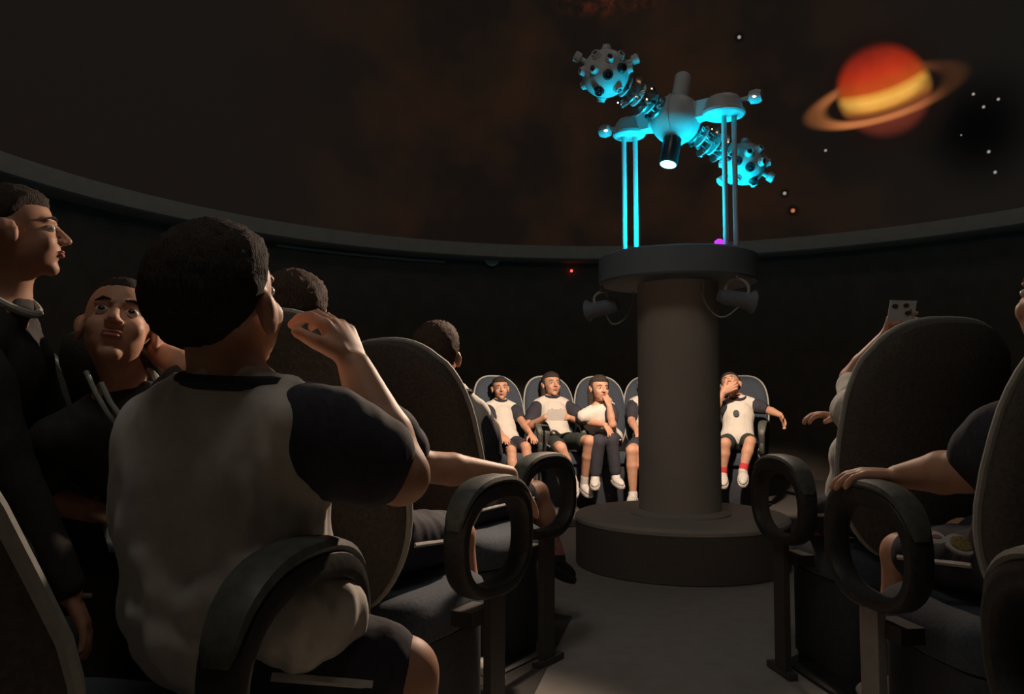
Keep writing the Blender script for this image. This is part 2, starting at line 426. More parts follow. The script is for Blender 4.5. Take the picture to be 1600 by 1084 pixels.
# ---------------------------------------------------------------- central column
col = thing('projector_column', 'round beige column with broad drum base and wide grey cap holding the star projector', 'column', Matrix.Identity(4))
b = Blob(); b.lathe([(0, .265), (.56, .265), (.575, .25), (.575, .235), (.57, .23), (0, .23)], 96); link('drum_top', mesh_of(b), COLM, col, 'pale round top of the drum base')
b = Blob(); b.lathe([(0, .232), (.57, .232), (.57, .004), (0, .004)], 96); link('drum_side', mesh_of(b), DRUMM, col, 'dark carpeted side of the drum base')
b = Blob(); b.lathe([(.27, .264), (.27, .275), (.222, .29), (.222, 1.56), (0, 1.56)], 72); link('shaft', mesh_of(b), COLM, col)
b = Blob(); b.lathe([(.2, 1.525), (.425, 1.525), (.435, 1.535), (.435, 1.665), (.425, 1.675), (0, 1.675)], 96); link('cap', mesh_of(b), CAPM, col, 'wide blue-grey cap of the column')

# ---------------------------------------------------------------- star projector
sp = thing('star_projector', 'star projector with two lens-studded globes, lit cyan on four slim poles above the column', 'projector', Matrix.Translation((0, 0, 1.675)))
TZ = 1.675; T = Matrix.Translation((0, 0, -TZ))
cL = P(983, 211, 4.56); cR = P(1131, 178, 4.27); cC = P(1056, 187, 4.42)
ax = (cR - cL).normalized()
def M_axis(loc, d): return Matrix.Translation(loc) @ d.to_track_quat('Z', 'Y').to_matrix().to_4x4()
def add(name, bb, m_, par=sp, label=None): return link(name, mesh_of(bb, T), m_, par, label)
b = Blob(); b.ell(cC, (.138, .138, .138), None, 4); hub = add('hub', b, PROJ)
b = Blob(); b.lathe([(.130, -.012), (.143, -.008), (.143, .008), (.130, .012)], 48, M_axis(cC, ax)); add('hub_band', b, PROJ, hub)
tops = []
for c, sgn, rr_ in ((cL, -1, .092), (cR, 1, .112)):
    b = Blob(); b.lathe([(0, -.012), (rr_-.008, -.012), (rr_, -.004), (rr_, .012), (rr_-.012, .02), (rr_-.016, .062), (rr_-.035, .088), (rr_-.075, .10), (0, .10)], 48, Matrix.Translation(c))
    dk = add('cradle_disc', b, PROJ)
    a0 = c + V((0, 0, .035)) - ax*(sgn*(rr_-.03)); a1 = cC + ax*(sgn*.10)
    b = Blob(); b.cap(a0, a1, .042, .052, 20); add('cradle_arm', b, PROJ)
    b = Blob(); b.box(c + V((0, 0, .045)) - ax*(sgn*(rr_-.01)), (.045, .045, .05), M_axis(V(), ax).to_3x3()); add('arm_block', b, PROJ)
    e0 = c + V((0, 0, .055)) + ax*(sgn*(rr_-.02)); e1 = e0 + ax*(sgn*.07) + V((0, 0, .012))
    b = Blob(); b.lathe([(0, 0), (.012, 0), (.014, .04), (.034, .05), (.038, .085), (.028, .11), (0, .11)], 24, M_axis(e0, ax*sgn)); add('side_lamp', b, PROJ)
    b = Blob(); b.ell(e1 + V((0, -.034, -.022)), (.012, .006, .007)); add('side_bulb', b, glow('warm_bulb', (1, .62, .5), 3), sp, 'small glowing pink lamp')
    for dx in ((-.030, .034) if sgn < 0 else (.004, .058)):
        bx = c + RT*(dx if sgn < 0 else dx-.004) + V((0, .0, 0))
        b = Blob(); b.cap(V((bx.x, bx.y, TZ-.0)), V((bx.x, bx.y, bx.z-.008)), .0140, .0140, 16, False)
        b.lathe([(0, 0), (.026, 0), (.028, .008), (.0140, .012)], 20, Matrix.Translation((bx.x, bx.y, TZ)))
        add('pole', b, PROJ)
# crossing tube through the hub
tu = P(1066, 122, 4.46); td = P(1043, 256, 4.30)
dt = (tu-td).normalized()
b = Blob(); b.lathe([(0, 0), (.040, 0), (.046, .01), (.046, .19), (.040, .20), (0, .20)], 32, M_axis(cC + dt*.09, dt)); add('upper_tube', b, PROJ, sp)
b = Blob(); b.lathe([(0, .0), (.050, 0), (.050, .195), (.044, .202), (.044, .19), (0, .19)], 32, M_axis(cC - dt*.085, -dt)); lt = add('lower_tube', b, PROJD, sp, 'black tube pointing down')
b = Blob(); b.lathe([(0, .193), (.0435, .193), (.0435, .199), (0, .199)], 32, M_axis(cC - dt*.085, -dt)); add('lamp_lens', b, glow('white_lamp', (.93, .93, 1), 1.6), lt, 'bright white round lamp face')
# two globes and the planet-projector cages between globe and hub
for gi, (px, py, dep, gr) in enumerate(((946, 115, 4.25, .125), (1163, 256, 4.55, .120))):
    g = P(px, py, dep); d = (g - cC).normalized()
    b = Blob(); b.ell(g, (gr,)*3, None, 4); gl = add('globe', b, PROJ)
    fib = 15
    fx_ = 1 if gi == 0 else -1
    dirs = [RT*(a*fx_) + UP*b_ - FW*c_ for a, b_, c_ in ((0, -.36, .93), (.56, -.05, .82), (-.56, -.08, .82), (-.30, -.85, .42), (.05, .30, .95), (-.46, .50, .73), (.50, .48, .72), (.02, .97, .2), (.92, .1, .3), (-.95, .0, .3), (.45, -.75, .45))]
    for i in range(fib):
        z = 1 - 2*(i+.5)/fib; t = i*2.39996 + gi
        v = V((math.sqrt(1-z*z)*math.cos(t), math.sqrt(1-z*z)*math.sin(t), z))
        if v.dot(FW) > .1: dirs.append(v)
    for i, v in enumerate(dirs):
        v.normalize()
        if v.dot(-d) > .80: continue
        b = Blob(); b.lathe([(.027, -.008), (.027, .005), (.022, .010), (.020, .024), (.014, .024), (.013, .014)], 20, M_axis(g + v*(gr-.002), v)); add('lens_barrel', b, PROJD if i in (0, 1, 3) else PROJ, gl)
        b = Blob(); b.ell(g + v*(gr+.010), (.0130,)*3, None, 2); add('lens', b, GLASS, gl)
    for hx in ((-1, .55), (1, .45)) if gi == 0 else ((-1, -.75), (1, -.55)):
        hv = (RT*hx[0] + UP*hx[1] - FW*.1).normalized()
        b = Blob(); b.lathe([(.014, -.01), (.014, .03), (.026, .036), (.028, .066), (.020, .072), (0, .072)], 20, M_axis(g + hv*(gr-.006), hv)); add('horn_lamp', b, PROJ, gl)
    s0, s1 = .115, (g-cC).length - gr + .01
    q = M_axis(cC, d)
    b = Blob()
    for k in range(4):
        t = k*PI/2 + .4; off = V((math.cos(t)*.042, math.sin(t)*.042, 0)); b.cap(q @ (off + V((0, 0, s0-.02))), q @ (off + V((0, 0, s1))), .005, .005, 8, False)
    b.cap(q @ V((0, 0, s0-.03)), q @ V((0, 0, s1)), .016, .016, 12, False)
    cage = add('planet_cage', b, ALU)
    rnd = random.Random(5+gi)
    nd = 6
    for k in range(nd):
        zz = s0 + (s1-s0)*(k+.5)/nd
        rd = (.070, .064, .100, .066, .088, .058)[k]
        b = Blob(); b.lathe([(.02, -.004), (rd, -.004), (rd, .004), (.02, .004)], 28, q @ Matrix.Translation((0, 0, zz))); add('disc_plate', b, PROJ if k % 2 else ALU, cage)
        for j in range(3):
            t = rnd.random()*6.28; pp = V((math.cos(t)*(rd-.008), math.sin(t)*(rd-.008), zz))
            b = Blob(); b.lathe([(0, 0), (.012, 0), (.013, .022), (.009, .026), (0, .026)], 14, q @ Matrix.Translation(pp) @ Matrix.Rotation(rnd.uniform(-1, 1), 4, 'X')); add('planet_lens', b, ALU if j else PROJD, cage)
            if j < 2:
                b = Blob(); b.ball(q @ (pp*1.12 + V((0, 0, zz*0-.0))), .0042); add('glint_dot', b, glow('amber_glint', (1, .55, .25), 4) if rnd.random() < .6 else glow('white_glint', (1, .85, .85), 4), cage)  # added glowing dots give the cage its orange and white glints
# magenta indicator on the cap
b = Blob(); b.box((0, 0, .012), (.021, .014, .012)); b.ell((0, 0, .024), (.018, .012, .010))
o = link('indicator_light', mesh_of(b), glow('magenta_glow', (.62, .04, .95), 1.1)); pm = P(1124, 374, 4.10); o.location = (pm.x, pm.y, 1.675); o.rotation_euler = (0, 0, .3)
tag(o, 'tiny magenta indicator lamp glowing on the column cap', 'light')
# clamp lamps under the cap
def clamp_lamp(c, face, label, big):
    t = thing('clamp_lamp', label, 'lamp', Matrix.Translation(c), 'clamp lamps under the column cap')
    f = V(face).normalized(); q = M_axis(V(), f)
    b = Blob(); b.tube([V((math.cos(a)*big, math.sin(a)*.02, .02+math.sin(a)*big)) for a in [2*PI*i/28 for i in range(28)]], .008, 8, True); link('clamp_ring', mesh_of(b), COLM, t, 'pale ring clamp')
    b = Blob(); b.cap((0, 0, .02+big), (0, 0, 1.530-c.z), .010, .010, 10, False); link('hanger', mesh_of(b), FIXM, t)
    b = Blob(); b.lathe([(0, -.10), (.030, -.10), (.040, -.06), (.044, .06), (.062, .085), (.060, .088), (.040, .065), (0, .06)], 28, Matrix.Translation((0, 0, -.03)) @ q); link('lamp_body', mesh_of(b), FIXM, t)
    b = Blob(); pts = [V((.02, -.01, -.06)), V((.06*math.copysign(1, -c.x), -.01, -.12)), V((.12*math.copysign(1, -c.x), 0, -.10)), V((.17*math.copysign(1, -c.x), .0, -.02)), V((.18*math.copysign(1, -c.x), .0, .06))]
    sm_ = []
    for i in range(len(pts)-1):
        a = pts[max(i-1, 0)]; b1 = pts[i]; c1 = pts[i+1]; d1 = pts[min(i+2, len(pts)-1)]
        for k in range(6):
            u = k/6; sm_.append(.5*((2*b1)+(c1-a)*u+(2*a-5*b1+4*c1-d1)*u*u+(3*b1-a-3*c1+d1)*u**3))
    sm_.append(pts[-1]); b.tube(sm_, .005, 8); link('power_cable', mesh_of(b), STEEL, t)
clamp_lamp(LAMP_L, (-.9, .3, -.12), 'blue-grey clamp lamp with small ring under the left edge of the column cap', .042)
clamp_lamp(LAMP_R, (.9, .3, -.15), 'blue-grey clamp lamp with large ring under the right edge of the column cap', .058)
# wall fittings below the dome rim
def on_wall(px, py, r=RW-.03):
    d = ray(px, py).normalized(); a = d.x**2+d.y**2; bb = CAM.x*d.x+CAM.y*d.y; cc = CAM.x**2+CAM.y**2-r*r
    return CAM + d*((-bb+math.sqrt(bb*bb-a*cc))/a)
pa, pb = on_wall(432, 383), on_wall(695, 409)
b = Blob(); a0, a1 = math.atan2(pa.y, pa.x), math.atan2(pb.y, pb.x)
b.tube([V(((RW-.03)*math.cos(a0+(a1-a0)*i/24), (RW-.03)*math.sin(a0+(a1-a0)*i/24), pa.z+(pb.z-pa.z)*i/24)) for i in range(25)], .014, 8)
tag(link('conduit_pipe', mesh_of(b), RIMM), 'thin pale conduit pipe running along the dark wall under the dome rim', 'pipe')
pw = on_wall(768, 405, RW-.05)
fx = thing('wall_speaker', 'small round wall fitting with a short arm below the dome rim', 'fitting', frame(pw, math.atan2(pw.y, pw.x)-PI/2))
b = Blob(); b.lathe([(0, -.03), (.05, -.03), (.085, .0), (.085, .03), (.075, .035), (.06, .02), (0, .015)], 28, Matrix.Rotation(PI/2, 4, 'X')); link('cone', mesh_of(b), COLM, fx)
b = Blob(); b.cap((.05, 0, .02), (.36, .0, -.02), .009, .009, 8); link('arm', mesh_of(b), STEEL, fx)
b = Blob(); b.cap((0, 0, .08), (0, .02, .14), .012, .012, 8); link('bracket', mesh_of(b), STEEL, fx)
pr = on_wall(893, 423, RW-.04)
b = Blob(); b.ball((0, 0, 0), .017); o = link('standby_light', mesh_of(b), glow('red_glow', (1, .10, .06), 2.0)); o.location = pr
tag(o, 'tiny red standby light glowing on the dark far wall', 'light')

# ---------------------------------------------------------------- seats
def sup(t, a, b_, e):
    c, s = math.cos(t), math.sin(t)
    return (a*math.copysign(abs(c)**(2/e), c), b_*math.copysign(abs(s)**(2/e), s))
def seat_chair(M, label, arms='LR', wid=.25, rec=17, group=None, far=False, hgt=1.0, post=None):
    t = thing('theatre_seat', label, 'seat', M, group)
    hw = .226 if far else wid
    # backrest: tall egg-topped pad
    out = []
    for i in range(52):
        a = 2*PI*i/52; x, z = sup(a, 1, 1, 2.7)
        k = (z+1)/2
        out.append((x*(hw*(.90+.10*math.sin(PI*min(1, k*1.15))) if z < .0 else hw*(1-.02*k)), .355*hgt + z*.355*hgt))
    R = Matrix.Translation((0, -.205, .40)) @ Matrix.Rotation(math.radians(rec), 4, 'X')
    def fn(a, bb, off): return R @ V((a, off + .9*a*a*(1 if bb < .62 else .8), bb))
    b = Blob(); b.layers(out, [(.45, .060), (.75, .055), (.90, .042), (.975, .022), (1, 0)], fn); b2 = link('backrest', mesh_of(b), UPH, t)
    b = Blob(); b.layers(out, [(.995, .001), (1.0, -.012), (.985, -.035), (.90, -.052), (.5, -.058)], fn); link('back_shell', mesh_of(b), SHELL, t, 'dark cloth rear shell')
    b = Blob(); b.tube([fn(a, z, .004) for a, z in out], .009, 8, True); link('edging', mesh_of(b), PIPE_RIM, t, 'added pale grey rim-light piping')  # added tube, its pale colour paints light grazing the backrest rim
    # seat cushion
    if far: hw = .19
    so = [sup(2*PI*i/40, hw-.02, .225, 4.5) for i in range(40)]
    def fs(a, bb, off): return V((a, bb+.005, off + .04*max(0, bb)/.225*.4))
    b = Blob(); b.layers(so, [(.5, .445), (.85, .440), (.96, .42), (1, .39), (.98, .345), (.9, .33), (.5, .33)], fs); link('seat_cushion', mesh_of(b), UPH, t)
    # closed base below the cushion
    bo = [sup(2*PI*i/40, hw-.035, .19, 7) for i in range(40)]
    b = Blob(); b.layers(bo, [(1, .335), (1, .06), (.97, .05), (.97, .0)], lambda a, bb, off: V((a, bb, off))); link('base_panel', mesh_of(b), PANEL, t)
    b = Blob(); b.layers([sup(2*PI*i/40, hw-.01, .24, 4) for i in range(40)], [(.98, .014), (1, .010), (1, .001)], lambda a, bb, off: V((a, bb, off))); link('foot_plate', mesh_of(b), RUBBER, t)
    for sd in (('L', -1), ('R', 1)):
        if sd[0] not in arms: continue
        x0 = sd[1]*(hw+(.026 if far else .042)); cy, cz, ry, rz = .06, .557, .160, .118
        b = Blob(); n_ = 44; rows = []
        for i in range(n_):
            a = 2*PI*i/n_; y, z = sup(a, ry, rz, 2.5); y1, z1 = sup(a+.01, ry, rz, 2.5)
            tn = V((0, y1-y, z1-z)).normalized(); nr = V((0, tn.z, -tn.y))
            tk = .017 + .007*max(0, math.sin(a)); wd = (.024 if far else .030) + .006*max(0, math.sin(a))
            ring = []
            for j in range(12):
                u, v = sup(2*PI*j/12, wd, tk, 3); ring.append(V((x0+u, cy+y, cz+z)) + nr*v)
            rows.append(ring)
        b.add([p for r_ in rows for p in r_], [(i*12+j, i*12+(j+1) % 12, ((i+1) % n_)*12+(j+1) % 12, ((i+1) % n_)*12+j) for i in range(n_) for j in range(12)])
        arm = link('armrest', mesh_of(b), RUBBER, t, 'black oval armrest loop')
        # pad over the top, sheen painted in its colour, and a paler lower front
        for nm, f0, f1, wdd, ml in (('arm_pad', .08, .92, .034, PADM), ('lower_trim', 1.52, 1.97, .020, PADM)):
            rows = []; nn = 20
            for i in range(nn+1):
                a = PI*(f0 + (f1-f0)*i/nn); y, z = sup(a, ry, rz, 2.5); y1, z1 = sup(a+.01, ry, rz, 2.5)
                tn = V((0, y1-y, z1-z)).normalized(); nr = V((0, tn.z, -tn.y)); e = math.sin(PI*i/nn)**.4
                ring = []
                for j in range(10):
                    u, v = sup(2*PI*j/10, wdd*(.5+.5*e), .010*e+.003, 2.6); ring.append(V((x0+u, cy+y, cz+z)) + nr*(v+.017+.008*max(0, math.sin(a))))
                rows.append(ring)
            bb = Blob(); bb.add([p for r_ in rows for p in r_], [(i*10+j, i*10+(j+1) % 10, (i+1)*10+(j+1) % 10, (i+1)*10+j) for i in range(nn) for j in range(10)] + [tuple(range(10)), tuple(nn*10+j for j in range(10))])
            link(nm, mesh_of(bb), ml, arm)
        b = Blob(); b.box((x0, .075, .225), (.010, .036, .215)); b.box((x0, .085, .012), (.016, .075, .010)); link('arm_post', mesh_of(b, None, False), post or STEELD, t)
        b = Blob(); b.box((sd[1]*(hw+.005), .03, .38), (.03, .05, .018)); link('arm_bracket', mesh_of(b, None, False), RUBBER, t)
    return t
def by_loop(px, py, side, yaw, wid=.25):
    """chair frame whose armrest on that side stands at the pixel's ray, loop centre height .557"""
    c = Z(px, py, .557); off = Matrix.Rotation(yaw, 3, 'Z') @ V(((wid+.042)*side, .06, 0))
    return frame((c.x-off.x, c.y-off.y, 0), yaw)
def face_center(M): return math.atan2(M.translation.x, -M.translation.y)
def ring_chair(R_, deg, extra=0):
    a = math.radians(deg); x, y = R_*math.sin(a), R_*math.cos(a)
    return frame((x, y, 0), math.atan2(x, -y) + extra)
R1, R2 = 2.35, 2.9
NW = .265
def aisle(px, py, side):
    M = by_loop(px, py, side, 0, NW)
    for _ in range(4): M = by_loop(px, py, side, face_center(M), NW)
    return M
CH = {}
CH['L1'] = aisle(850, 778, 1); CH['L2'] = aisle(768, 842, 1)
CH['R1'] = aisle(1222, 784, -1); CH['R2'] = by_loop(1366, 856, -1, face_center(aisle(1366, 856, -1)) + math.radians(3), NW)
CH['L3'] = by_loop(462, 1030, 1, math.radians(-3), NW)
CH['R3'] = by_loop(1690, 1060, -1, math.radians(10), NW)
def neighbour(M, ang):
    return Matrix.Rotation(math.radians(ang), 4, 'Z') @ M
CH['L2b'] = neighbour(CH['L2'], -12.6); CH['L2c'] = neighbour(CH['L2'], -25.2); CH['L1b'] = neighbour(CH['L1'], -16)
NG = 'seats beside the aisle'; FG = 'seats on the far side of the ring'
seat_chair(CH['L1'], 'dark theatre seat left of the aisle, brown hair of its child above its back', 'LR', NW, 17, NG)
seat_chair(CH['L2'], 'dark theatre seat left of the aisle, hidden behind the boy with raised arm', 'LR', NW, 17, NG)
seat_chair(CH['R1'], 'dark theatre seat with pale curved rim, right of the aisle, card held above it', 'LR', NW, 12, NG, hgt=1.04)
seat_chair(CH['R2'], 'dark theatre seat at the right picture edge, a forearm on its loop armrest', 'LR', NW, 17, NG, post=STEEL)
seat_chair(CH['L3'], 'dark blue reclined theatre seat nearest the camera, under the foreground boy', 'LR', NW, 29, NG)
seat_chair(CH['R3'], 'theatre seat in the bottom right corner, only its loop armrest in view', 'LR', NW, 17, NG)
seat_chair(CH['L2b'], 'dark theatre seat holding the child who looks up behind the boy', 'L', NW, 17, NG)
seat_chair(CH['L2c'], 'dark theatre seat under the profile figure at the left picture edge', 'L', NW, 17, NG)
FAR = [(-34.9, 'LR', 'far blue theatre seat at the left end of the lit row'), (-24.9, 'R', 'far blue theatre seat of the child holding white paper'),
       (-15.0, 'R', 'far blue theatre seat of the child resting cheek on hand'), (-5.5, '', 'far blue theatre seat half hidden by the left side of the column'),
       (11.4, 'LR', 'far blue theatre seat right of the column under the child with red sock')]
FM = []
for deg, arms, lb in FAR:
    M = ring_chair(R1, deg); FM.append(M); seat_chair(M, lb, arms, .222, 17, FG, True)

# ---------------------------------------------------------------- people
def ik(a, c, l1, l2, pole):
    d = c - a; L_ = d.length; L2_ = min(L_, (l1+l2)*.995)
    u = d.normalized(); x = (l1*l1 - l2*l2 + L2_*L2_)/(2*L2_); h = math.sqrt(max(0, l1*l1 - x*x))
    p = V(pole) - u*V(pole).dot(u)
    if p.length < 1e-5: p = V((0, 0, -1)) - u*(-u.z)
    return a + u*x + p.normalized()*h
def hand(b, wr, d, nrm, side, s, curl=.5, spread=1.0, thumb=.3):
    d = V(d).normalized(); nrm = V(nrm); nrm = (nrm - d*nrm.dot(d)).normalized()
    t = d.cross(nrm)*side; hs = s
    kn = []
    for i in range(4):
        k = wr + d*(.066 - .004*abs(i-1.2))*hs + t*((1.5-i)*.0165*hs)
        kn.append(k); b.cap(wr + t*((1.5-i)*.010*hs), k, .0125*hs, .0105*hs, 10)
    b.ell(wr + d*.035*hs, (.030*hs, .034*hs, .014*hs), Matrix((t, d, nrm)).transposed(), 2)
    for i, k in enumerate(kn):
        ln = (.060, .068, .063, .050)[i]*hs; p = k
        for j, (fr, an) in enumerate(((.45, .45), (.31, 1.0), (.24, 1.45))):
            a = an*curl; dr = d*math.cos(a) + nrm*math.sin(a) + t*((1.5-i)*.10*spread)
            e = p + dr.normalized()*ln*fr; r0 = (.0092, .0085, .0078)[j]*hs; b.cap(p, e, r0, r0*.93, 8); p = e
    p = wr + d*.018*hs + t*.020*hs; dr = (d*.62 + t*.75 + nrm*thumb).normalized()
    e = p + dr*.036*hs; b.cap(p, e, .0135*hs, .0105*hs, 8)
    e2 = e + (dr*.6 + d*.5 + nrm*thumb).normalized()*.028*hs; b.cap(e, e2, .0102*hs, .0085*hs, 8)
def person(label, J, s=1.0, cloth='bib', slv=None, hair='short', hairm=HAIR, skin=SKIN, group=None, vox=.006, shoes=SHOE, sock=None, shorts=NAVY, M=None, hands={}, emblem=None, fat=1.0, extra=None, girth=1.0, long=False, wr_=.006, hs=1.0):
    """J: world-space joints.  The body is one fused surface; hair, clothes, eyes and lips are children."""
    if M is None: M = Matrix.Translation((J['pelvis'].x, J['pelvis'].y, 0))
    inv = M.inverted(); t = thing('person', label, 'person', M, group)
    pel, che, nek, hd = J['pelvis'], J['chest'], J['neck'], J['head']
    up = (nek - pel).normalized(); rt = V(J['right']); rt = (rt - up*rt.dot(up)).normalized(); fw = up.cross(rt)
    tr = Matrix((rt, fw, up)).transposed()
    hr = V(J.get('hipright', J['right'])); hr = (hr - V((0, 0, 1))*hr.z).normalized()
    sw = .128*s
    shR = J.get('shR', che + rt*sw + up*.085*s); shL = J.get('shL', che - rt*sw + up*.085*s)
    look = V(J['look']).normalized(); hu = V(J.get('hup', up)); hrt = look.cross(hu).normalized(); hu = hrt.cross(look)
    HM = Matrix((hrt, look, hu)).transposed(); H = lambda x, y, z: hd + HM @ (V((x, y, z))*(s*hs))
    ua, fa, th, sh = .205*s, .185*s, .31*s, .32*s
    B = Blob()
    # torso
    B.ell(pel + up*.02*s, (.118*s, .088*s, .10*s), tr); B.ell(pel.lerp(che, .5), (.104*s*fat, .080*s*fat, .13*s), tr)
    B.ell(che, (.120*s, .084*s, .125*s), tr); B.cap(shL.lerp(shR, .1), shR.lerp(shL, .1), .046*s)
    B.cap(shL.lerp(nek, .2), nek, .040*s, .046*s); B.cap(shR.lerp(nek, .2), nek, .040*s, .046*s)
    B.cap(nek - up*.04*s, H(0, -.02, -.06), .047*s, .044*s)
    # head
    B.ell(H(0, -.012, .03), (.072*s*hs, .088*s*hs, .077*s*hs), HM); B.ell(H(0, .022, -.035), (.058*s*hs, .060*s*hs, .066*s*hs), HM)
    B.ell(H(0, .055, -.090), (.024*s*hs, .020*s*hs, .017*s*hs), HM, 2); B.cap(H(0, .080, .008), H(0, .099, -.027), .0065*s*hs, .0115*s*hs, 10)
    for sx in (-1, 1):
        B.ell(H(sx*.033, .054, -.030), (.024*s*hs, .022*s*hs, .024*s*hs), HM, 2); B.ell(H(sx*.012, .088, -.030), (.008*s*hs,)*3, HM, 2)
        B.cap(H(sx*.014, .076, .020), H(sx*.044, .062, .021), .009*s*hs, .007*s*hs, 8)
        B.ell(H(sx*.076, -.012, -.008), (.010*s*hs, .020*s*hs, .031*s*hs), HM, 2); B.ell(H(sx*.082, -.022, .004), (.010*s*hs, .012*s*hs, .022*s*hs), HM, 2)
    B.cap(H(-.012, .080, -.056), H(.012, .080, -.056), .0075*s*hs, None, 8)
    # arms
    arms = {}
    for k, sgn, sh0 in (('L', -1, shL), ('R', 1, shR)):
        wr = J['wr'+k]; el = J.get('el'+k) or ik(sh0, wr, ua, fa, J.get('pole'+k, rt*sgn*.5 - up*.8 - fw*.2))
        arms[k] = (sh0, el, wr)
        B.cap(sh0, el, .042*s*girth, .033*s*girth); B.cap(el, el.lerp(wr, .35), .033*s*girth, .034*s*girth); B.cap(el.lerp(wr, .35), wr, .034*s*girth, .0235*s)
        hk = hands.get(k, {}); hd_ = hk.get('d', (wr-el)); nn = hk.get('n', V((0, 0, -1)))
        hand(B, wr + V(hd_).normalized()*.006*s, hd_, nn, sgn, s*hk.get('s', 1.0), hk.get('curl', .5), hk.get('spread', 1), hk.get('thumb', .3))
    # legs
    legs = {}
    for k, sgn in (('L', -1), ('R', 1)):
        hip = pel + hr*sgn*.062*s; an = J['an'+k]; kn = J.get('kn'+k) or ik(hip, an, th, sh, J.get('kpole', fw + V((0, 0, 1))))
        toe = V(J.get('toe'+k, V((-hr.y, hr.x, 0)))); toe = toe.normalized(); legs[k] = (hip, kn, an, toe)
        B.cap(hip, kn, .068*s, .046*s); B.cap(kn, kn.lerp(an, .35), .044*s, .046*s); B.cap(kn.lerp(an, .35), an, .046*s, .028*s)
        B.ell(an + toe*.055*s - V((0, 0, .028*s)), (.03*s, .085*s, .022*s), Matrix((toe.cross(V((0, 0, 1))).normalized(), toe, toe.cross(V((0, 0, 1))).normalized().cross(toe))).transposed(), 2)
    body = link('body', fuse(B, vox, 3, inv), skin, t)
    # face
    for sx in (-1, 1):
        b = Blob(); b.ell(H(sx*.029, .0690, .001), (.0135*s*hs, .0115*s*hs, .0095*s*hs), HM, 3); me = mesh_of(b, inv); e = link('eye', me, [EYEW, EYED], t)
        cf = inv @ H(sx*.029, .082, .002)
        for p in me.polygons:
            if (p.center - cf).length < .0075*s*hs: p.material_index = 1
        b = Blob(); b.tube([H(sx*.014, .0855, .0215), H(sx*.03, .0795, .0265), H(sx*.046, .066, .0225)], [.002*s*hs, .0035*s*hs, .0018*s*hs], 6); link('eyebrow', mesh_of(b, inv), HAIR, t)
    b = Blob(); b.ell(H(0, .0835, -.0525), (.020*s*hs, .0065*s*hs, .0042*s*hs), HM, 2); b.ell(H(0, .0825, -.0605), (.017*s*hs, .0070*s*hs, .0050*s*hs), HM, 2); link('lips', mesh_of(b, inv), LIPS, t)
    # hair
    bm = bmesh.new(); bmesh.ops.create_uvsphere(bm, u_segments=56, v_segments=40, radius=1)
    for v in bm.verts:
        d = v.co.normalized(); y = d.y
        lim = .38 if y > .45 else (.38 + (-.05-.38)*(.45-y)/.45 if y > 0 else max(-.78, -.05 + y*1.1))
        if hair == 'long' and y < .25: lim = -1.2
        if hair == 'buzz': lim += .14
        kx = max(-1, min(1, (d.z-lim)/.16)); kx = .5+.5*kx
        nzv = noise.noise(d*9)*.05 + noise.noise(d*24)*.035
        th_ = {'short': 1.03, 'long': 1.05, 'buzz': .985, 'fluffy': 1.07}[hair]
        r = .86 + (th_ + nzv - .86)*kx
        v.co = inv @ H(d.x*.079*r, -.012 + d.y*.097*r, .030 + d.z*.085*r)
    me = bpy.data.meshes.new('m'); bm.to_mesh(me); bm.free(); me.shade_smooth(); hr_o = link('hair', me, hairm, t)
    if hair == 'long':
        b = Blob()
        for sx in (-1, 0, 1):
            b.cap(H(sx*.055, -.045, .0), H(sx*.065, -.050, -.14), .036*s, .022*s)
        link('hair_length', fuse(b, .007, 3, inv, .004, (60, 60, 8)), hairm, hr_o)
    # clothes
    white = cloth == 'bib'; inf = .014*s
    b = Blob()
    b.ell(pel + up*.03*s + fw*.012*s, (.140*s, .112*s, .105*s), tr); b.ell(pel.lerp(che, .5), (.124*s*fat, .100*s*fat, .15*s), tr)
    b.ell(che, (.132*s, .097*s, .132*s), tr); b.cap(shL.lerp(shR, .05), shR.lerp(shL, .05), .056*s)
    b.cap(shL.lerp(nek, .25), nek - up*.012*s, .046*s, .052*s); b.cap(shR.lerp(nek, .25), nek - up*.012*s, .046*s, .052*s)
    if extra: extra(b)
    link('shirt', fuse(b, vox*1.2, 3, inv, wr_*s, seed=s*50), WHITE if white else (NAVY if cloth == 'navy' else BLACKC), t)
    for k in 'LR':
        s0, el, wr = arms[k]
        b = Blob(); b.cap(s0.lerp(el, .07), s0.lerp(el, .34), .051*s*girth, .058*s*girth); b.cap(s0.lerp(el, .34), s0.lerp(el, 1 if long and cloth == 'black' else .68), .058*s*girth, .054*s*girth)
        if long and cloth == 'black': b.cap(el, el.lerp(wr, .92), .054*s, .038*s)
        link('sleeve', fuse(b, vox*1.3, 3, inv, .004*s), slv or (NAVY if cloth != 'black' else BLACKC), t)
    ncol = []
    for i in range(28):
        a = 2*PI*i/28; ncol.append(nek + tr @ (V((math.cos(a)*.064, math.sin(a)*.060+.004, .010 - .034*max(0, math.sin(a)) + .008*max(0, -math.sin(a))))*s))
    b = Blob(); b.tube(ncol, .009*s, 8, True); link('collar', mesh_of(b, inv), NAVY if white else PIPE_RIM, t)
    b = Blob(); b.ell(pel, (.128*s, .098*s, .088*s), tr)
    for k in 'LR':
        hip, kn, an, toe = legs[k]; b.cap(hip, hip.lerp(kn, 1 if long else .78), .077*s, .058*s if long else .066*s)
        if long: b.cap(kn, an.lerp(kn, .12), .058*s, .048*s)
    so = link('shorts', fuse(b, vox*1.3, 3, inv, .004*s), shorts, t)
